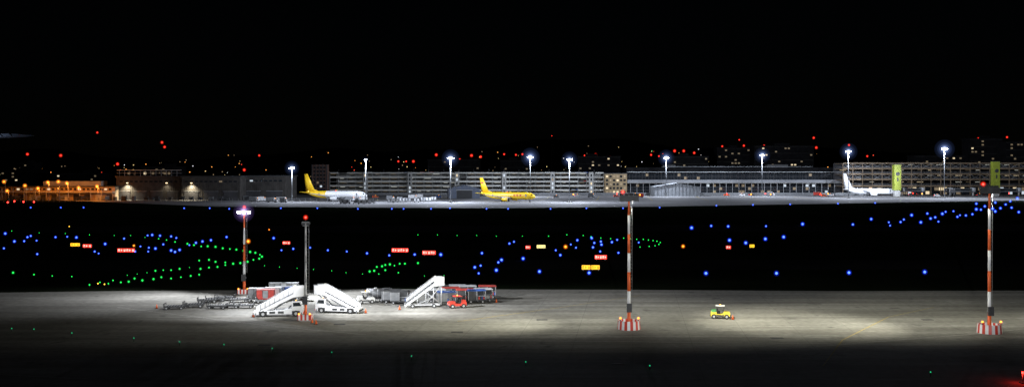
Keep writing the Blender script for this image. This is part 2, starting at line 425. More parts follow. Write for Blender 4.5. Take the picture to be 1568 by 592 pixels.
t.box('roof_plant', dark, (XD(1200, d), d + 25, 27), (20, 8, 3)); t.box('roof_plant', dark, (XD(1030, d), d + 25, 26.8), (12, 8, 2.5))
t.done()

t = Thing('pier_building'); d = 905; x0, x1 = XD(1291, d), XD(1760, d); W = x1 - x0; cx = (x0 + x1) / 2
brn = mat('bronze_cladding', (.26, .19, .12), .6, .1, .25, .2)
t.box('rear_wall', conc_d, (cx, d + 26, 15), (W, 4, 29))
lv = [8, 14, 19, 24, 29]
for z in lv:
    t.box('decks', brn, (cx, d + 12, z), (W, 24, .4)); t.box('deck_edges', brn, (cx, d - .2, z + .5), (W, .25, 1.1 if z < 29 else .7))
    for k in range(3):
        if z < 29: t.box('louvres', grey, (cx, d - .15, z + 1.5 + k * .55), (W, .12, .12))
for i in range(int(W / 9)):
    x = x0 + i * 9; t.box('columns', brn, (x, d + .4, 14.5), (.6, .6, 29))
    for z in (14, 24):
        t.cyl('bracing', galv, (x, d + .1, z), (x + 9, d + .1, z + 5), .14, n=5); t.cyl('bracing', galv, (x + 9, d + .1, z), (x, d + .1, z + 5), .14, n=5)
    for z in lv[:-1]:
        if random.random() < .55: t.box('tube_lights', random.choice([e_tube, e_wind, e_wind, e_win]), (x + 4.5, d + 14, z + 4), (random.uniform(3, 6), .3, .3))
windows(t, x0, x1, d + 2, .5, 7.5, int(W / 4), 2, .3, [e_wind, e_win, e_winc, e_wind], .85, .8)
t.done()
lime = mat('lime_green_cladding', (.28, .33, .03), .6, 0, .15, .3)
for a, bt, bb in ((1373, 252, 291), (1524, 247.5, 289)):
    d = 862; t = Thing('gate_pylon'); x = XD(a, d); zt, zb = ZD(bt, d), ZD(bb, d)
    t.box('tower', lime, (x, d, (zt + zb) / 2), (5.8, 5, zt - zb)); t.box('base', conc_w, (x, d, zb / 2), (4.6, 4, zb)); t.box('cap', dark, (x, d, zt + .2), (6.1, 5.3, .4))
    t.cyl('round_emblem', dark, (x, d - 2.56, zt - 8), (x, d - 2.7, zt - 8), 1.7, n=16); t.box('gate_number', dark, (x, d - 2.6, zt - 13), (1.2, .15, 3))
    t.done()

def jet_bridge(x, y, L, rz):
    t = Thing('jet_bridge', (x, y, 0), rz)
    t.cyl('rotunda', alu, (0, 0, 3.6), (0, 0, 7.4), 2.4, n=16); t.cyl('rotunda_column', conc_w, (0, 0, 0), (0, 0, 3.6), .8)
    t.box('tunnel_inner', grey, (L * .25, 0, 5.3), (L * .5, 3, 3)); t.box('tunnel_outer', grey, (L * .72, 0, 5.3), (L * .5, 3.5, 3.4))
    for sgn in (-1, 1): t.box('tunnel_glazing', glass, (L * .6, sgn * 1.77, 5.7), (L * .9, .05, 1.1))
    t.cyl('cab', offwhite, (L, 0, 3.5), (L, 0, 7.2), 2.3, n=14); t.box('cab_canopy', dark, (L + 2, 0, 5.3), (1.6, 4, 3.6))
    for sgn in (-1, 1): t.box('drive_column', grey, (L * .8, sgn * 1.6, 2.2), (.5, .4, 4.2)); t.cyl('wheels', black, (L * .8, sgn * 1.9, .6), (L * .8, sgn * 1.4, .6), .6)
    t.done()
jet_bridge(XD(1412, 885), 885, 22, R(200)); jet_bridge(XD(1490, 875), 875, 26, R(195)); jet_bridge(XD(1560, 870), 870, 28, R(190)); jet_bridge(XD(1455, 868), 868, 24, R(250))

def tent(name, a, d, w, h, dep, m, rz=0, openfront=False, roofm=None):
    t = Thing(name, (XD(a, d), d, 0), rz); e = h * .72
    t.prism('walls', m, [(-w / 2, 0), (w / 2, 0), (w / 2, e), (0, h), (-w / 2, e)], 0, dep)
    n = max(5, int(w / 3))
    for i in range(n + 1):
        x = -w / 2 + w * i / n; zz = e + (h - e) * (1 - abs(x) / (w / 2))
        t.box('ribs', grey, (x, -.12, zz / 2), (.3, .2, zz))
    for sgn in (-1, 1): t.add('roof', roofm or m, [(0, -.5, h + .15), (sgn * (w / 2 + .4), -.5, e + .1), (sgn * (w / 2 + .4), dep + .5, e + .1), (0, dep + .5, h + .15)], [(0, 1, 2, 3)])
    if openfront: t.box('door_opening', dark, (0, -.15, e * .42), (w * .5, .2, e * .84)); t.box('door_frame', galv, (0, -.2, e * .86), (w * .54, .3, .4))
    t.done()
tent('storage_tent', 1037, 862, 40, 11.5, 25, mat('grey_tent_fabric', (.36, .38, .4), .7, 0, .15, .4))
tent('storage_shed', 711, 795, 25, 11, 18, mat('blue_grey_sheeting', (.14, .17, .24), .6, 0, .2, .4), R(8), True, canvas)
t = Thing('blast_fence')
for i in range(60):
    x = XD(510, 893) + i * 8.2
    if XD(690, 893) < x < XD(735, 893): continue
    t.box('posts', galv, (x, 893, 1.4), (.15, .15, 2.8)); t.box('panels', grey, (x + 4.1, 893, 1.4), (7.8, .06, 2.3))
t.done()
t = Thing('perimeter_fence')
for i in range(70):
    x = XD(-20, 705) + i * 4; t.box('posts', galv, (x, 705, 1.3), (.12, .12, 2.6)); t.box('rails', galv, (x + 2, 705, 2.5), (4, .07, .07)); t.box('rails', galv, (x + 2, 705, .5), (4, .07, .07))
t.done()

# ------------------------------------------------------------------ far flood masts
COOL = (.78, .85, 1)
g3 = G(1333, 300)
FM = [(447, 259, 700, 42000, .85), (560, 246, 690, 70000, .35), (690, 244, 690, 160000, 1.05), (812, 242, 850, 120000, 1.1), (872, 246, 695, 130000, .95), (1020, 243, 860, 120000, .95), (1167, 239, 860, 120000, .9), (1299, 233.5, 800, 130000, 1.0), (1446, 229.5, 800, 120000, 1.1), (1620, 228, 740, 130000, 1)]
for a, b, d, p, s_ in FM:
    h = ZD(b, d); t = Thing('floodlight_mast', (XD(a, d), d, 0)); k = d / 800
    t.cyl('pole', grey, (0, 0, 0), (0, 0, h + .8), .34, .18, 10)
    t.box('headframe', galv, (0, 0, h + .9), (4.4 * s_, .3, .3)); t.box('headframe', galv, (0, 0, h + .1), (.3, 3, .3))
    t.box('base', conc_w, (0, 0, .5), (1.8, 1.8, 1)); t.box('cabinet', grey, (0, -.7, 2.2), (.8, .5, 1.3))
    for sx in (-1.8, -.9, 0, .9, 1.8):
        sx *= s_
        t.box('flood_housings', dark, (sx, -.35, h + 1.0), (.75 * s_, .5, .6), rx=R(35)); t.box('flood_lenses', e_flood, (sx, -.62, h + .8), (.62 * s_, .08, .5), rx=R(35))
    for i, (r, hm) in enumerate(GLARE): t.sph('halo_%d' % i, hm, (0, -.4, h + .75), r * s_ * k, 18, 12)
    t.light(lamp('POINT', 'lamp', (0, -1.6, h - .6), p, COOL, radius=.35))
    if a in (1299, 1446): t.light(lamp('SPOT', 'added_plane_spot', (0, 1.2 if a == 1299 else -1.4, h - .8), 330000, COOL, (g3.x - XD(a, d), g3.y - d, 8), 42, 1, .3))  # extra spot added on these masts to brighten the parked airplane
    t.done()

# ------------------------------------------------------------------ aircraft
def airplane(name, x, y, rz, L, S, bodym, tailm, rear=None, stripe=None, engm=None, win=True, scale=1.0, H=None):
    t = Thing(name, (x, y, 0), rz, scale); Rr = L * .056; zc = Rr * 1.72; N = 24
    st = [(-.5, .10, .62), (-.47, .22, .58), (-.42, .42, .42), (-.36, .64, .24), (-.29, .85, .08), (-.22, .97, .01), (-.14, 1, 0), (0, 1, 0), (.12, 1, 0), (.24, 1, 0), (.34, 1, 0), (.385, .965, -.02), (.425, .86, -.06), (.455, .72, -.12), (.478, .52, -.18), (.493, .3, -.23), (.5, .06, -.26)]
    rings = []
    for fx, r, dz in st:
        rings.append([(fx * L, r * Rr * math.cos(2 * math.pi * i / N), zc + dz * Rr + r * Rr * math.sin(2 * math.pi * i / N)) for i in range(N)])
    def mf(j, i):
        fx = st[j][0]
        if rear and fx < -.16 - .04 * (N / 2 - abs(i - 6)) / 12 : return rear
        return bodym
    t.loft('fuselage', rings, mf)
    def foil(part, m, le0, c0, le1, c1, th0, th1, vert=False):
        pr = [(0, 0), (-.1, .5), (-.35, .6), (-.7, .35), (-1, 0), (-.7, -.3), (-.35, -.5), (-.1, -.42)]
        rr = []
        for le, c, th in ((le0, c0, th0), (le1, c1, th1)):
            rr.append([(le[0] + px * c, le[1] + (pz * th if vert else 0), le[2] + (0 if vert else pz * th)) for px, pz in pr])
        t.loft(part, rr, lambda j, i: m)
    half = S / 2
    for sg in (-1, 1):
        foil('wings', alu, (L * .13, sg * Rr * .5, zc - Rr * .62), L * .2, (-.015 * L, sg * half * .38, zc - Rr * .3), L * .115, Rr * .5, Rr * .28)
        foil('wings', alu, (-.015 * L, sg * half * .38, zc - Rr * .3), L * .115, (-.17 * L, sg * half, zc + Rr * .5), L * .035, Rr * .28, Rr * .08)
        foil('winglets', tailm, (-.175 * L, sg * half, zc + Rr * .5), L * .03, (-.2 * L, sg * half * 1.01, zc + Rr * 1.2), L * .012, .2, .1, True)
        foil('tailplane', tailm if rear else white, (-.395 * L, sg * Rr * .3, zc + Rr * .45), L * .1, (-.475 * L, sg * half * .37, zc + Rr * .75), L * .035, Rr * .2, Rr * .07)
        ey, ez = sg * half * .36, zc - Rr * .98
        er = Rr * .52; es = [(.105, .8), (.1, .95), (.07, 1.0), (.03, .95), (0, .72), (-.015, .5)]
        t.loft('engines', [[(fx * L, ey + er * r * math.cos(2 * math.pi * i / 14), ez + er * r * math.sin(2 * math.pi * i / 14)) for i in range(14)] for fx, r in es], lambda j, i: alu if j == 0 else (engm or bodym), cap=False)
        t.cyl('engine_fans', dark, (L * .09, ey, ez), (L * .085, ey, ez), er * .8, n=14); t.box('pylons', alu, (L * .02, ey, ez + er), (L * .09, .3, er * .9))
        t.cyl('main_gear', galv, (-.04 * L, sg * Rr * 1.35, .6), (-.04 * L, sg * Rr * 1.2, zc - Rr * .5), .18)
        for wx in (-.9, .9):
            for wy in (-.45, .45): t.cyl('wheels', black, (-.04 * L + wx, sg * Rr * 1.35 + wy - .2, .62), (-.04 * L + wx, sg * Rr * 1.35 + wy + .2, .62), .62, n=12)
        t.box('cockpit_windows', glass, (L * .452, sg * Rr * .42, zc + Rr * .33), (L * .022, Rr * .5, Rr * .26), rz=sg * R(-38), ry=R(30))
        for dx in (.36, -.24): t.box('doors', grey, (L * dx, sg * Rr * (.965 if dx > 0 else .9), zc + Rr * .12), (.9, .16, 1.8))
        if win:
            for i in range(36): t.box('cabin_windows', glass, (L * (.33 - i * .0155), sg * Rr * .965, zc + Rr * .25), (.28, .16, .4))
        if stripe:
            for dx, w_ in ((.2, .04), (.255, .04), (.145, .045)):
                t.box('fuselage_lettering', stripe, (L * dx, sg * Rr * .985, zc + Rr * .1), (L * w_ * .28, .1, Rr * .62)); t.box('fuselage_lettering', stripe, (L * (dx + w_ * .42), sg * Rr * .985, zc + Rr * .1), (L * w_ * .28, .1, Rr * .62)); t.box('fuselage_lettering', stripe, (L * (dx + w_ * .2), sg * Rr * .988, zc + Rr * .1), (L * w_ * .5, .1, Rr * .16))
            t.box('fuselage_lettering', stripe, (L * .33, sg * Rr * .99, zc - Rr * .02), (L * .03, .1, .25)); t.box('fuselage_lettering', stripe, (L * .1, sg * Rr * .99, zc - Rr * .02), (L * .03, .1, .25))
    ft = H or Rr * 6.1
    foil('tail_fin', tailm, (-.33 * L, 0, zc + Rr * .8), L * .15, (-.455 * L, 0, ft), L * .06, Rr * .2, Rr * .08, True)
    foil('tail_fin', tailm, (-.27 * L, 0, zc + Rr * .9), L * .1, (-.36 * L, 0, zc + Rr * 1.5), L * .05, Rr * .12, Rr * .1, True)
    if stripe: t.box('tail_lettering', stripe, (-.465 * L, 0, ft - 3.6), (L * .045, Rr * .26, .9), ry=R(0))
    t.cyl('nose_gear', galv, (.4 * L, 0, .5), (.4 * L, 0, zc - Rr * .8), .14)
    for wy in (-.3, .3): t.cyl('wheels', black, (.4 * L, wy - .14, .48), (.4 * L, wy + .14, .48), .48, n=12)
    t.sph('beacon', e_red, (0, 0, zc + Rr + .1), .25, 6, 4)
    t.done()
g = G(514, 308); airplane('cargo_airplane', g.x, g.y, R(-16), 50, 45, white, yellow, rear=yellow, engm=white, win=False, H=20)
g = G(777, 308.5); airplane('cargo_airplane', g.x, g.y, R(-28), 45, 42, yellow, yellow, rear=yellow, stripe=red, engm=yellow, win=False, H=17.2)
airplane('passenger_airplane', g3.x, g3.y, R(-14), 45, 42, white, white, engm=white, H=20)

# ------------------------------------------------------------------ vehicles
def wheels(t, xs, w, r, tw=.28):
    for x in xs:
        for s in (-1, 1):
            t.cyl('wheels', black, (x, s * (w / 2 - tw), r), (x, s * w / 2, r), r, n=14); t.cyl('hubs', galv, (x, s * w / 2, r), (x, s * (w / 2 + .03), r), r * .5, n=10)
def truck(p, rz, L=7.5, m=white, cabm=white, name='service_truck', hb=2.6, s=1.0):
    t = Thing(name, (p[0], p[1], 0), rz, s)
    t.box('chassis', dark, (0, 0, .75), (L, 1.6, .3)); wheels(t, (-L * .3, L * .34), 2.4, .5)
    t.box('cargo_body', m, (-L * .13, 0, .95 + hb / 2), (L * .7, 2.4, hb)); t.box('body_frame', galv, (-L * .13, 0, .95 + hb + .04), (L * .71, 2.45, .1))
    t.box('cab', cabm, (L * .38, 0, 1.5), (L * .22, 2.2, 1.3)); t.box('cab_upper', cabm, (L * .365, 0, 2.5), (L * .19, 2.1, .7), top=(.75, .9))
    t.box('windscreen', glass, (L * .455, 0, 2.35), (.06, 1.85, .7), ry=R(-18)); t.box('side_windows', glass, (L * .37, 0, 2.4), (L * .12, 2.16, .5))
    t.box('headlights', e_win, (L * .493, .8, 1.2), (.06, .3, .2)); t.box('headlights', e_win, (L * .493, -.8, 1.2), (.06, .3, .2)); t.sph('beacon', e_amber, (L * .36, 0, 2.95), .16, 6, 4)
    t.done()
def van(p, rz, m=white, name='service_van'):
    t = Thing(name, (p[0], p[1], 0), rz)
    t.prism('body', m, [(-2.4, .45), (2.4, .45), (2.4, 1.1), (1.5, 1.35), (.9, 2.1), (-2.3, 2.15), (-2.4, 1.9)], -.95, .95)
    t.prism('windows', glass, [(-1.9, 1.35), (1.3, 1.35), (.8, 1.9), (-1.9, 1.95)], -.97, .97); wheels(t, (-1.5, 1.5), 2.0, .36)
    t.box('headlights', e_win, (2.41, 0, .85), (.05, 1.5, .16)); t.box('tail_lights', e_red, (-2.42, .8, 1.2), (.05, .2, .35)); t.box('tail_lights', e_red, (-2.42, -.8, 1.2), (.05, .2, .35)); t.sph('beacon', e_amber, (0, 0, 2.3), .15, 6, 4)
    t.done()
def dolly(p, rz, load=None, name='baggage_dolly', s=1.0):
    t = Thing(name, (p[0], p[1], 0), rz, s)
    if load: t.box('deck', grey, (0, 0, .55), (3.2, 1.6, .09))
    else:
        t.box('deck', dark, (0, 0, .52), (3.1, 1.5, .05))
        for y in (-.4, .4): t.box('deck_strips', dark, (0, y, .57), (3.1, .12, .06))
    fr = dark if not load else grey
    for x in (-1.6, 1.6): t.box('end_rails', fr, (x, 0, .95), (.08, 1.6, .1)); [t.box('end_rails', fr, (x, y, .76), (.08, .08, .42)) for y in (-.76, 0, .76)]
    for y in (-.8, .8): t.box('side_beams', fr, (0, y, .48), (3.2, .08, .2))
    for i in range(7): t.cyl('rollers', galv, (-1.3 + i * .43, -.72, .63), (-1.3 + i * .43, .72, .63), .03, n=6)
    wheels(t, (-1.15, 1.15), 1.5, .28, .18); t.cyl('drawbar', dark, (1.6, 0, .45), (2.6, 0, .35), .06, n=6)
    if load: uld(t, load)
    t.done()
def uld(t, m, z=.68, w=2.9):
    t.prism('container', m, [(-w / 2, z + .45), (-w / 2 + .4, z), (w / 2, z), (w / 2, z + 1.6), (-w / 2, z + 1.6)], -.76, .76)
    for x in (-w / 2, -.45, .45, w / 2): t.box('container_frames', dark, (x, -.775, z + 1.02), (.07, .05, 1.12))
    t.box('container_frames', grey, (0, -.775, z + 1.6), (w, .06, .08)); t.box('container_door', grey, (0, -.79, z + .8), (.8, .03, 1.3))
def cart(p, rz, roofm, curt, name='baggage_cart', s=1.0):
    t = Thing(name, (p[0], p[1], 0), rz, s)
    t.box('deck', dark, (0, 0, .5), (3.0, 1.6, .14)); wheels(t, (-1, 1), 1.5, .26, .16)
    for x in (-1.45, 1.45): t.box('end_panels', curt, (x, 0, 1.3), (.06, 1.55, 1.5))
    for x in (-1.42, 0, 1.42):
        for y in (-.76, .76): t.box('posts', galv, (x, y, 1.3), (.07, .07, 1.5))
    t.box('roof', roofm, (0, 0, 2.12), (3.1, 1.7, .12)); t.box('roof_crown', roofm, (0, 0, 2.22), (2.9, 1.3, .1), top=(.95, .7))
    t.box('curtain', curt, (-.72, -.74, 1.32), (1.3, .04, 1.4)); t.box('curtain', curt, (.6, .7, 1.3), (1.6, .04, 1.4)); t.box('shelf', galv, (0, 0, 1.2), (2.8, 1.4, .04))
    for i in range(5): t.box('suitcases', random.choice([dark, blue, red, grey, conc_w]), (.2 + i * .27, random.uniform(-.3, .2), .8), (.24, .6, random.uniform(.4, .6)))
    t.cyl('drawbar', dark, (1.5, 0, .42), (2.4, 0, .3), .05, n=6); t.done()
def tractor(p, rz, m, name='baggage_tractor', s=1.0, m2=None, lights=True):
    t = Thing(name, (p[0], p[1], 0), rz, s); m2 = m2 or m
    t.prism('body', m, [(-1.4, .4), (1.45, .4), (1.45, .85), (1.3, 1.05), (.5, 1.12), (.45, .75), (-.5, .75), (-.5, 1.0), (-1.4, 1.0)], -.62, .62)
    t.box('bumper', dark, (1.5, 0, .45), (.12, 1.3, .25)); t.box('bumper', dark, (-1.46, 0, .45), (.12, 1.3, .25))
    t.box('side_skirts', dark, (0, -.63, .52), (1.1, .03, .22))
    wheels(t, (-.9, .95), 1.36, .36, .22)
    for x in (-.5, .52):
        for y in (-.56, .56): t.box('cab_posts', dark, (x, y, 1.4), (.07, .07, 1.0))
    t.box('roof', m2, (0, 0, 1.93), (1.3, 1.25, .09)); t.box('seat', black, (-.25, 0, .92), (.45, 1.0, .3)); t.box('seat', black, (-.45, 0, 1.2), (.12, 1.0, .4))
    t.box('windscreen', glass, (.54, 0, 1.5), (.03, 1.08, .65)); t.box('rear_panel', glass, (-.53, 0, 1.5), (.03, 1.0, .6)); t.cyl('steering_wheel', black, (.35, .25, 1.15), (.32, .25, 1.19), .18, n=12)
    t.box('headlights', e_win if lights else offwhite, (1.46, .42, .72), (.04, .18, .14)); t.box('headlights', e_win if lights else offwhite, (1.46, -.42, .72), (.04, .18, .14))
    t.sph('beacon', e_amber, (0, 0, 2.04), .09, 8, 4); t.box('toolbox', green if m is yellow2 else m2, (-.95, 0, 1.16), (.7, 1.0, .3)); t.done()

def stairs(p, rz, mirror=False, s=1.0, towed=False, name='passenger_stairs_truck'):
    t = Thing(name, (p[0], p[1], 0), rz, s); k = -1 if mirror else 1
    X = lambda x: x * k
    body = offwhite if towed else white
    ztop = 4.0 if towed else 3.1
    x0, x1 = (-3.3, 1.6) if towed else (-3.5, 1.9); z0 = .45
    W = 1.5
    if not towed:
        t.prism('chassis', white, [(X(-3.6), .38), (X(3.3), .38), (X(3.3), 1.15), (X(1.5), 1.15), (X(.6), .95), (X(-3.6), .8)], -W / 2 - .3, W / 2 + .3)
        t.prism('cab', white, [(X(1.7), 1.15), (X(3.3), 1.15), (X(3.25), 1.55), (X(2.95), 2.15), (X(1.7), 2.15)], -W / 2 - .25, -.05)
        t.prism('cab_windows', glass, [(X(1.9), 1.45), (X(3.05), 1.5), (X(2.8), 2.0), (X(1.9), 2.0)], -W / 2 - .27, -.03)
        wheels(t, (X(-2.3), X(2.3)), 2.25, .44)
        for x in (-2.3, 2.3): t.box('wheel_arches', dark, (X(x), -W / 2 - .31, .56), (1.1, .03, .55))
        for x in (-1.0, 0.2): t.box('vents', dark, (X(x), -W / 2 - .31, .64), (.8, .03, .3))
        t.box('bumper', red, (X(3.35), 0, .5), (.1, 2.0, .22))
        t.box('bumper', dark, (X(-3.65), 0, .48), (.1, 2.0, .2)); t.box('beacon', e_amber, (X(2.3), -.5, 2.22), (.2, .2, .14))
        for q in (-3.3, 3.1): t.box('outriggers', grey, (X(q), -1.15, .3), (.14, .14, .6))
    else:
        for y in (-.7, .7): t.box('chassis', galv, (X(-.4), y, .5), (6, .12, .18))
        wheels(t, (X(-2), X(1.6)), 1.8, .34, .2); t.cyl('towbar', dark, (X(-3.4), 0, .45), (X(-4.6), 0, .3), .06)
        for x in (-1.2, .2, 1.5, 2.8):
            for y in (-.7, .7): t.cyl('support_frame', galv, (X(x), y, .5), (X(x), y, min(ztop, z0 + (ztop - z0) * (x - x0) / (x1 - x0)) - .1), .06, n=6)
        for y in (-.7, .7):
            t.cyl('support_frame', galv, (X(.2), y, .6), (X(2.8), y, ztop - .2), .05, n=6); t.cyl('support_frame', galv, (X(2.8), y, .6), (X(.2), y, 2.6), .05, n=6); t.cyl('support_frame', galv, (X(-1.2), y, .6), (X(1.5), y, 1.8), .05, n=6)
    n = 17
    for i in range(n):
        f = (i + .5) / n; t.box('steps', grey, (X(x0 + (x1 - x0) * f), 0, z0 + (ztop - z0) * f), (.32, W - .1, .06)); t.box('risers', dark, (X(x0 + (x1 - x0) * f + .15), 0, z0 + (ztop - z0) * f + .08), (.03, W - .1, .14))
    h1 = .95
    for y0, y1 in ((-W / 2 - .05, -W / 2), (W / 2, W / 2 + .05)):
        t.prism('stringers', body, [(X(x0), z0 - .3), (X(x0), z0 + .05), (X(x1), ztop + .05), (X(x1), ztop - .4)], y0 - .02, y1 + .02)
        lo = .28 if not towed else .5
        t.prism('balustrades', body if not towed else alu, [(X(x0 + .2), z0 + lo + .1), (X(x0 + .2), z0 + h1), (X(x1), ztop + h1 + .05), (X(x1), ztop + lo)], y0, y1)
        t.prism('platform_sides', body, [(X(x1), ztop - .4), (X(x1), ztop + h1 + .1), (X(x1 + 1.7), ztop + h1 + .1), (X(x1 + 1.7), ztop - .25)], y0, y1)
        t.cyl('handrails', galv, (X(x0 + .1), (y0 + y1) / 2, z0 + h1 + .12), (X(x1), (y0 + y1) / 2, ztop + h1 + .15), .035, n=6)
        t.cyl('handrails', galv, (X(x1), (y0 + y1) / 2, ztop + h1 + .18), (X(x1 + 1.8), (y0 + y1) / 2, ztop + h1 + .18), .035, n=6)
        for i in range(9):
            f = i / 8; t.box('baluster_posts', grey, (X(x0 + .2 + (x1 - x0 - .2) * f), y0 - .03, z0 + .55 + (ztop - z0) * f), (.06, .04, .9))
    t.box('platform', galv, (X(x1 + .85), 0, ztop - .06), (1.7, W, .12)); t.box('platform_bumper', black, (X(x1 + 1.78), 0, ztop - .1), (.14, W + .1, .3))
    t.box('lamp', e_tube, (X(x1 + .2), 0, ztop + h1 + .3), (.3, .3, .06))
    if not towed:
        for y in (-.55, .55):
            t.cyl('lift_arms', grey, (X(-.8), y, 1.0), (X(1.9), y, ztop - .3), .09); t.cyl('lift_arms', grey, (X(1.2), y, 1.1), (X(3.1), y, ztop - .2), .08); t.cyl('lift_arms', grey, (X(3.1), y, 1.1), (X(1.7), y, ztop - .3), .07)
    t.done()
g = G(429, 483); stairs(g, R(8), False, 1.06)
g = G(518, 478); stairs(g, R(-10), True, 1.02)
g = G(650, 470); stairs(g, R(6), False, .96, True, 'towed_passenger_stairs')

for a, b, r in ((268, 473, 4), (297, 470, 186), (318, 463, 10), (334, 472, -6), (352, 471, 2), (366, 462, 12), (374, 471, 5), (345, 459, 0), (330, 461, 20)):
    dolly(G(a, b), R(r), None, s=1.0)
for a, b, m, r in ((394, 461, grey, 5), (407, 463, redcov, 8), (418, 460, alu, -5), (434, 458, grey, 3), (450, 459, blue, 0), (425, 452, grey, 10), (444, 452, alu, 4)):
    dolly(G(a, b), R(r), m, 'container_dolly')
g = G(575, 461); t = Thing('tank_trailer', (g.x, g.y, 0), R(5))
t.box('chassis', dark, (0, 0, .55), (3.2, 1.6, .16)); wheels(t, (-1, 1), 1.7, .34, .2)
t.cyl('tank', grey, (-1.45, 0, 1.4), (1.45, 0, 1.4), .8, n=20)
for x in (-1.2, -.4, .4, 1.2): t.cyl('tank_hoops', galv, (x - .04, 0, 1.4), (x + .04, 0, 1.4), .83, n=20)
t.cyl('hatch', galv, (0, 0, 2.15), (0, 0, 2.35), .25); t.cyl('drawbar', dark, (1.6, 0, .45), (2.6, 0, .35), .05, n=6); t.done()
for a, b, r in ((600, 463, 10), (613, 465, -8), (592, 462, 95)): cart(G(a, b), R(r), dark, grey)
CR = [(668, 462, 12, alu, dark), (684, 466, 8, blue, grey), (690, 459, 15, redcov, grey), (712, 462, 10, redcov, dark), (716, 456, 5, alu, dark), (729, 463, 12, blue, dark), (740, 461, 8, alu, dark), (746, 456, 4, redcov, dark), (700, 455, 0, alu, grey), (674, 456, 0, dark, grey)]
for a, b, r, m1, m2 in CR: cart(G(a, b), R(r), m1, m2)
tractor(G(700, 471), R(200), red, lights=False)
tractor(G(560, 464), R(20), offwhite, lights=False)
tractor(G(1103, 487), R(-14), yellow2, s=1.0, m2=offwhite)
t = Thing('traffic_cones')
for a, b in ((560, 479), (478, 494), (484, 496), (388, 485), (612, 474), (760, 463), (240, 472), (1122, 489)):
    g = G(a, b); t.cyl('cones', orange, (g.x, g.y, .03), (g.x, g.y, .7), .2, .04, 8); t.box('bases', black, (g.x, g.y, .03), (.45, .45, .05))
t.done()

for a, b, r, m, L in ((389, 309, 0, grey, 7), (401, 308.5, 5, white, 6), (416, 310, 0, alu, 8), (428, 309.5, 180, white, 9), (434, 310, 0, grey, 5), (536, 308.5, 10, grey, 7), (556, 309, 180, offwhite, 6), (632, 305, 0, white, 7), (640, 304, 170, white, 8), (598, 307, 0, grey, 6),
                     (968, 301, 0, grey, 7), (980, 302.5, 180, red, 6), (1180, 300, 0, grey, 7), (1252, 300, 0, red, 7), (905, 302, 10, grey, 6), (740, 301, 0, grey, 7), (1556, 297, 0, offwhite, 8)):
    truck(G(a, b), R(r), L, m, white if m is not red else red)
for a, b, r, m in ((525, 312, 0, white), (532, 312, 0, white), (545, 312, 0, alu), (553, 312, 0, white), (562, 312, 0, white), (569, 311.5, 0, alu), (598, 310, 0, white), (606, 310, 0, offwhite), (616, 309, 0, white), (625, 309, 0, alu), (638, 309.5, 0, white), (648, 308, 0, alu), (656, 308, 0, white), (664, 307, 0, white), (612, 307, 0, alu), (808, 306, 0, white)):
    dolly(G(a, b), R(r + random.uniform(-10, 10)), m, 'container_dolly', 1.25)
for a, b, r, m in ((884, 301, 0, white), (944, 302, 0, red), (1113, 300, 0, orange), (1136, 300, 180, white), (1151, 300, 0, dark), (1166, 299, 0, white), (1262, 301, 0, orange), (1272, 300, 180, white), (1296, 299, 0, red), (1395, 299, 0, white), (1408, 298.5, 0, orange), (1435, 301, 0, white), (1500, 300, 0, dark), (852, 303, 0, grey), (575, 303, 0, orange), (672, 303, 0, blue)):
    van(G(a, b), R(r + random.uniform(-15, 15)), m)
g = G(1374, 298.5); stairs(g, R(-10), True, 1.3, False)
t = Thing('ramp_work_lights')
for a, b, m in ((945, 297, e_red), (950, 299, e_red), (980, 299, e_amber), (1113, 297.5, e_red), (1150, 298, e_amber), (1172, 297, e_red), (1256, 298, e_red), (1268, 297, e_amber), (1180, 298, e_amber), (878, 298, e_amber), (1398, 296, e_red), (1412, 297, e_amber), (1500, 294, e_red), (1507, 293, e_amber), (1545, 296, e_red), (36, 311, e_red), (12, 312, e_red), (52, 311, e_red), (22, 310, e_red)):
    g = G(a, b + 4)
    t.cyl('stands', dark, (g.x, g.y, 0), (g.x, g.y, 2.2), .08, n=5); t.sph('lamps', m, (g.x, g.y, 2.6), .5, 8, 5)
t.done()

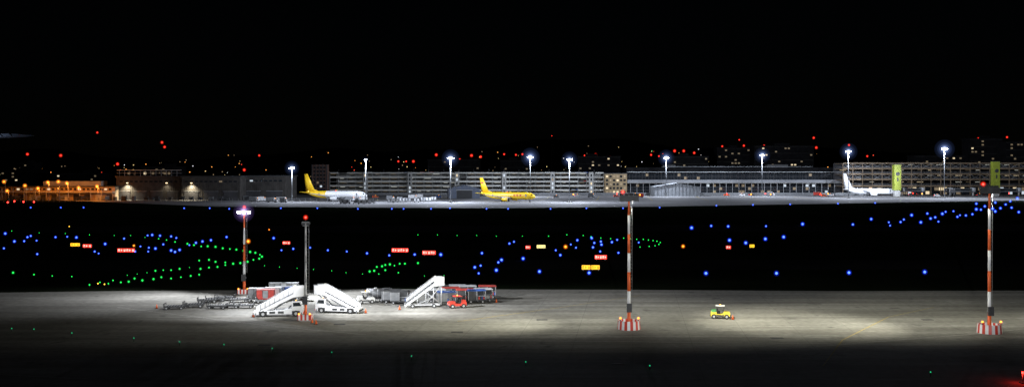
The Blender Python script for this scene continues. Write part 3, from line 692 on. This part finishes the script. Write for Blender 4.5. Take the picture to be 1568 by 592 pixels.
# ------------------------------------------------------------------ near masts
def mast(a, b, btop, banded, base, head, powers, name='apron_light_mast'):
    g = G(a, b); h = EYE - (btop - 262) / F * g.y
    t = Thing(name, (g.x, g.y, 0))
    n = max(5, int(h / 2.6)); r0, r1 = (.26, .14) if banded else (.21, .12)
    for i in range(n):
        z0, z1 = h * i / n, h * (i + 1) / n; f0, f1 = i / n, (i + 1) / n
        m = (orange if i % 2 == 0 else white) if banded else (orange if i == 0 else galv)
        t.cyl('pole', m, (0, 0, z0), (0, 0, z1 - .002), r0 + (r1 - r0) * f0, r0 + (r1 - r0) * f1, 14)
        if not banded: t.cyl('pole_joints', grey, (0, 0, z1 - .12), (0, 0, z1), r0 + (r1 - r0) * f1 + .03, n=12)
    t.box('control_cabinet', dark, (0, -.42, 3.0), (.7, .4, 1.2)); t.box('cabinet_bracket', galv, (0, -.2, 3.0), (.8, .1, .15))
    for k in range(int(h / .5) - 8): t.cyl('ladder_rungs', galv, (.2, .12, 4 + k * .5), (.46, .12, 4 + k * .5), .015, n=4)
    t.cyl('ladder_rail', galv, (.46, .12, 3.8), (.46, .12, h - .3), .02, n=4)
    ha = lens_glare('lens_glare_amber_near', (1, .3, .03), .6)
    if base == 'barrier':
        for i in range(12):
            th = 2 * math.pi * i / 12
            for k in range(2):
                ph = th + R(7.5) * (1 if k else -1)
                t.box('barrier_ring', red if k else white, (1.42 * math.cos(ph), 1.42 * math.sin(ph), .62), (.42, .36, 1.2), rz=ph + math.pi / 2, top=(1, .55))
        t.cyl('plinth', conc_w, (0, 0, 0), (0, 0, .9), .8, n=20)
        for sx in (-1, 1):
            t.cyl('warning_lamp_posts', dark, (sx * 1.25, -.65, 1.2), (sx * 1.25, -.65, 1.5), .05, n=6); t.sph('warning_lamps', e_amber, (sx * 1.25, -.65, 1.6), .11, 10, 6); t.sph('halo_amber', ha, (sx * 1.25, -.65, 1.6), .3, 10, 8)
    else:
        t.box('plinth', conc_w, (0, 0, .4), (1.5, 1.5, .8))
        for i in range(6):
            t.box('guard_panels', red if i % 2 else white, (-.75 + .3 * i, -.82, .55), (.298, .08, .8)); t.box('guard_panels', white if i % 2 else red, (.92, -.75 + .3 * i, .55), (.08, .298, .8)); t.box('guard_panels', white if i % 2 else red, (-.95, -.75 + .3 * i, .55), (.08, .298, .8))
        for sx in (-1, 1): t.sph('warning_lamps', e_amber, (sx * .8, -.9, 1.08), .1, 8, 6); t.sph('halo_amber', ha, (sx * .8, -.9, 1.08), .26, 10, 8)
    aw = 2.6 if head != 'small' else 1.1
    t.box('head_crossarm', grey, (0, 0, h), (aw, .16, .16)); t.box('head_crossarm', grey, (0, 0, h - .5), (aw * .77, .12, .12)); t.cyl('beacon_post', dark, (0, 0, h), (0, 0, h + .55), .04, n=6)
    hr = lens_glare('lens_glare_red_near', (1, .03, .01), .8)
    bx, bz = (0, h + .72) if head != 'back' else (-.85, h + .55)
    t.sph('red_beacon', e_red, (bx, 0, bz), .15, 10, 6); t.sph('halo_red', hr, (bx, 0, bz), .4, 10, 8)
    if head == 'back':
        for sx in (-1.0, -.34, .34, 1.0): t.box('flood_housings', dark, (sx, .15, h + .02), (.52, .45, .5), rx=R(-30))
        t.box('cutoff_hood', dark, (0, -.32, h - .34), (2.7, .04, .8)); t.box('cutoff_hood_top', dark, (0, 0, h + .34), (2.7, .66, .04))
        for i, (tx, ty, p, ang) in enumerate(powers):
            t.light(lamp('SPOT', 'flood_%d' % i, (tx / 45, .12, h - .36), p, (1, .97, .8), (tx, ty, 0), ang, 1, .1))
    elif head == 'lit':
        for sx in (-.9, 0, .9): t.box('flood_housings', dark, (sx, -.1, h - .05), (.6, .4, .45), rx=R(30)); t.box('flood_lenses', e_flood, (sx, -.33, h - .2), (.5, .05, .36), rx=R(30))
        for i, (r, s_) in enumerate(((.5, 1.4), (.75, .4), (1.05, .1), (1.45, .035), (1.9, .012))): t.sph('halo_%d' % i, lens_glare('lens_glare_violet_%d' % i, (.75 - i * .07, .6 - i * .08, 1), s_), (0, -.3, h - .15), r, 16, 12)
        for i, (tx, ty, p, ang) in enumerate(powers): t.light(lamp('SPOT', 'flood_%d' % i, (0, -.75, h - .4), p, (.9, .93, 1), (tx, ty, 0), ang, 1, .2))
    else:
        for sx in (-.4, .4): t.box('flood_housings', dark, (sx, .1, h - .2), (.4, .35, .35))
        for i, (tx, ty, p, ang) in enumerate(powers): t.light(lamp('SPOT', 'flood_%d' % i, (0, .3 if ty > 0 else -.3, h - .7), p, (.93, .95, 1), (tx, ty, 0), ang, 1, .2))
    t.done()
PW = [(-30, 8, 60000, 72), (30, 8, 60000, 72), (-12, 4, 11000, 85), (12, 4, 11000, 85), (0, 22, 26000, 90)]
mast(963, 503, 300, True, 'barrier', 'back', PW)
mast(1515, 509, 288, True, 'barrier', 'back', PW)
mast(374, 450, 323, True, 'panel', 'lit', [(-12, -8, 40000, 70), (8, -10, 50000, 80), (30, -6, 110000, 65), (-22, -2, 40000, 55)])
mast(468, 490, 340, False, 'panel', 'small', [(-14, 10, 36000, 75), (10, 10, 36000, 75), (32, 14, 90000, 56)])

# added, unseen terminal floodlight behind the viewing terrace; an added plate cuts its beam off short of the stands
t = Thing('added_terminal_flood', (6, -8, 0))
t.box('bracket', galv, (0, -.4, 24.6), (.2, .2, 1.6)); t.box('housing', dark, (0, -.45, 25.5), (1.2, .5, .7)); t.box('beam_cutoff_plate', conc_w, (0, 2.4, 24.14), (60, .2, .82))
t.light(lamp('SPOT', 'lamp', (0, 0, 25), 400000, (.97, .98, 1), (9, 150, 6), 60, .5, .035)); t.done()

# ------------------------------------------------------------------ airfield lights
def dots(name, pts, core, halo, k=1.0):
    t = Thing(name)
    for q in pts:
        a, b = q[0], q[1]; sc_ = q[2] if len(q) > 2 else random.uniform(.7, 1.1)
        g = G(a, b + 1.2); r = max(.16, g.y * .00095) * k * sc_
        z = max(.45, r * 2.2)
        t.cyl('stems', dark, (g.x, g.y, 0), (g.x, g.y, z - r * .5), .05, n=5)
        t.sph('lenses', core, (g.x, g.y, z), r, 8, 5)
        if halo: t.sph('halo', halo, (g.x, g.y, z), r * 2.3, 8, 6)  # painted lens glow, scaled with distance like its lamp
    t.done()
BL = [(8,359),(6,381),(22,371),(37,370),(47,362),(42,364),(56,369),(57,390),(85,364),(103,363),(117,365),(145,386),(151,389),(161,375),(190,366),(207,386),(215,378),(226,361),(233,361),(245,362),(262,363),(270,365),(228,380),(238,382),(250,375),(262,385),(275,384),(227,386),(268,387),(290,376),(300,373),(310,371),(323,369),(347,364),(419,366),(431,384),(449,382),(475,380),(502,384),(531,386),(562,389),(596,392),(635,391),(675,392,1.3),(727,411,1.2),(736,408),(733,420),(738,389),(760,416,1.4),(763,403),(768,400,1.3),(780,374),(787,371),(801,398,1.3),(826,418,1.4),(858,392),(851,384),(874,375),(882,380),(884,369),(906,366),(910,373),(920,371),(921,376),(908,380),(919,386),(947,388),(902,420,1.4),(937,372),(945,368),(978,372),(1059,351,1.3),(1089,347),(1081,421,1.5),(1115,348),(1117,370,1.3),(1142,374,1.3),(1172,368,1.3),(1173,347),(1189,421,1.5),(1200,365,1.3),(1229,345,1.2),(1300,420,1.5),(1306,345),(1334,337),(1361,341),(1363,346),(1379,341),(1384,337),(1396,331),(1410,342),(1416,419,1.5),(1420,328),(1425,336),(1432,334),(1437,340),(1443,329),(1448,325),(1460,324),(1466,333),(1470,330),(1479,331),(1489,329),(1495,322),(1502,322),(1520,321),(1524,325),(1532,320),(1547,309),(1524,311),(1495,313),(1549,319),(1558,305),(1508,317),(1540,314),(1560,326)]
BL += [(x, y, .6) for x, y in [(47,318),(93,318),(128,318),(282,319),(321,319),(351,320),(486,319),(548,320),(600,320),(618,320),(660,320),(689,319),(745,320),(778,320),(843,320),(898,319),(954,319),(1010,318),(1097,315),(1153,314),(1210,313),(1283,312),(1340,311),(430,319)]]
dots('blue_taxiway_edge_lights', BL, emat('lit_blue', (.06, .14, 1), 4.5), lens_glare('lens_glare_blue', (.01, .045, 1), .32), .92)
GR = [(20,419),(52,422),(80,424,.6),(110,425,.6),(137,438),(153,434),(166,436),(173,431),(185,434),(197,433),(206,428),(218,431),(235,429),(238,416),(247,426),(250,415),(262,428),(262,415),(275,413),(277,426),(292,424),(305,422),(287,374),(297,376),(308,378),(318,378),(330,379),(341,381),(352,382),(362,383),(373,385),(383,387),(391,388),(398,391),(401,394),(397,397),(388,399),(379,402),(368,404),(357,405),(345,407),(333,410),(320,411),(305,400),(307,413),(330,402),(345,403),(320,399),(268,371,.7),(255,368,.6),(243,366,.6),(566,417),(577,410),(585,409),(590,407),(597,406),(604,408),(612,405),(620,405),(640,404),(573,416),(590,415),(610,419,.7),(580,421,.6)]
GR += [(x, y, .4) for x, y in [(18,354),(60,357),(100,358),(137,360),(175,361),(200,361),(222,364),(405,408),(428,410),(455,412),(480,414),(508,416),(530,419),(555,421),(640,360),(670,360),(700,361),(730,361),(760,362),(800,362),(650,424),(680,423),(290,411),(225,419),(210,421),(195,423)]]
GR += [(x, y, .55) for x, y in [(840,362),(868,360),(893,361),(905,363),(920,365),(935,366),(955,365),(965,366),(975,367),(985,367),(993,368),(1000,369),(1006,370),(1011,372),(1009,375),(1003,377),(994,378),(980,379)]]
dots('green_taxiway_centreline_lights', GR, emat('lit_green', (.02, 1, .12), 1.8), lens_glare('lens_glare_green', (.01, 1, .08), .12), .85)
dots('green_apron_lights', [(x, y, .55) for x, y in [(18,506),(52,507),(110,513),(205,521),(275,527),(343,531),(417,537),(508,543),(630,549),(805,558),(995,564),(1425,574)]], emat('lit_green_dim', (.02, .8, .3), .8), None, .85)
dots('yellow_runway_lights', [(106,347,.7),(150,436,.9),(160,437,.9)], emat('lit_yellow', (1, .6, .05), 2.5), None, .8)
dots('orange_guard_lights', [(380,372,1.3),(866,380,1.2),(1046,379,1.1),(205,377,.8),(412,352,.5)], emat('lit_orange', (1, .25, .02), 4), lens_glare('lens_glare_orange', (1, .2, .01), .4), 1.0)

def sign(a0, a1, b, h, col, s, n, name='taxiway_sign', rz=0):
    g = G((a0 + a1) / 2, b + 3); w = (a1 - a0) / F * g.y
    t = Thing(name, (g.x, g.y, 0), rz); m = emat('lit_sign_%s' % col, dict(red=(1, .035, .02), yellow=(1, .5, .02), orange=(1, .25, .02), pale=(1, .85, .3))[col], s)
    t.box('housing', dark, (0, .18, .3 + h / 2), (w + .16, .3, h + .16)); t.box('legs', galv, (-w * .35, .18, .12), (.12, .12, .24)); t.box('legs', galv, (w * .35, .18, .12), (.12, .12, .24))
    t.box('lit_face', m, (0, 0, .3 + h / 2), (w, .06, h))
    ch = emat('sign_char_white', (1, .7, .6), 2.2) if col == 'red' else black
    for i in range(n):
        x = -w / 2 + w * (i + .5) / n; cw_ = w / n
        t.box('characters', ch, (x - cw_ * .2, -.05, .3 + h / 2), (.09, .03, h * .6))
        k = i % 3
        t.box('characters', ch, (x, -.052, .3 + h * (.78, .5, .22)[k]), (cw_ * .42, .03, .08))
        if k != 1: t.box('characters', ch, (x + cw_ * .2, -.05, .3 + h * .5), (.09, .03, h * .6))
    t.done()
sign(108, 122, 375, .85, 'yellow', 2.0, 3); sign(127, 140, 377, .85, 'red', 2.5, 3); sign(180, 206, 384, .9, 'red', 2.5, 6)
sign(433, 444, 372, .8, 'red', 2.2, 3); sign(600, 625, 384, .95, 'red', 2.5, 6); sign(647, 667, 388, .95, 'red', 2.5, 5)
sign(805, 812, 379, .8, 'red', 2.2, 2); sign(822, 835, 378, .85, 'pale', 1.6, 3); sign(911, 929, 395, .95, 'red', 2.5, 5)
sign(891, 904, 411, .9, 'yellow', 2.0, 3); sign(905.5, 918, 411, .9, 'yellow', 2.0, 3); sign(1112, 1119, 379, .8, 'red', 2.2, 2); sign(1148, 1155, 377, .8, 'yellow', 2.0, 2)

t = Thing('canopy_roof'); d = 300
x0, x1 = XD(-60, d), XD(40, d); z = ZD(212, d)
t.prism('roof_slab', alu, [(x0, z + 1.6), (x0, z - .2), (x1 - 3, z + .7), (x1, z + 1.1), (x1 - 2, z + 1.3)], d - 3, d + 6)
t.cyl('mast', galv, (XD(-45, d), d, 0), (XD(-45, d), d, z + 6), .6, .4)
t.cyl('stay', galv, (XD(-45, d), d, z + 6), (XD(12, d), d, z + 1.5), .12, n=6)
for i in range(5): t.cyl('ribs', galv, (x0 + 4 + i * 3, d - 3.1, z + 1.5), (x0 + 5.5 + i * 3, d - 3.1, z + .2), .1, n=5)
t.light(lamp('SPOT', 'lamp', (XD(-20, d), d - 8, z - 4), 900, (.5, .65, 1), (XD(10, d), d, z + 1), 80, 1, .2))  # added spot without a fixture, put in to brighten the canopy
t.done()
g = G(1566, 586); t = Thing('red_stand_lamp', (g.x, g.y, 0))
t.box('base', dark, (0, 0, .06), (.5, .5, .12)); t.cyl('post', galv, (0, 0, .1), (0, 0, .95), .05, n=8); t.sph('lens', e_red, (0, 0, 1.1), .12, 10, 6); t.box('cap', dark, (0, 0, 1.28), (.24, .24, .06))
t.light(lamp('POINT', 'lamp', (-.25, -.1, 1.1), 60, (1, .02, .01), radius=.08)); t.done()

# ------------------------------------------------------------------ night sky, faint moon
w = bpy.data.worlds.new('World'); sc.world = w; w.use_nodes = True; nt = w.node_tree
bg = nt.nodes['Background']; sky = nt.nodes.new('ShaderNodeTexSky'); sky.sky_type = 'NISHITA'; sky.sun_disc = False
sky.sun_elevation = R(38); sky.sun_rotation = R(200); nt.links.new(sky.outputs[0], bg.inputs['Color']); bg.inputs['Strength'].default_value = .0001
sun = bpy.data.lights.new('moon', 'SUN'); sun.energy = .018; sun.angle = R(.5); sun.color = (.8, .88, 1)
so = bpy.data.objects.new('moon', sun); sc.collection.objects.link(so); so.rotation_euler = (R(52), 0, R(-18))

cam = bpy.data.cameras.new('camera'); co = bpy.data.objects.new('camera', cam); sc.collection.objects.link(co)
co.location = (0, 0, EYE); co.rotation_euler = (R(90), 0, 0)
cam.sensor_width = 36; cam.lens = 36 * F / 1568; cam.shift_y = -34 / 1568; cam.clip_end = 9000; cam.clip_start = .5
sc.camera = co
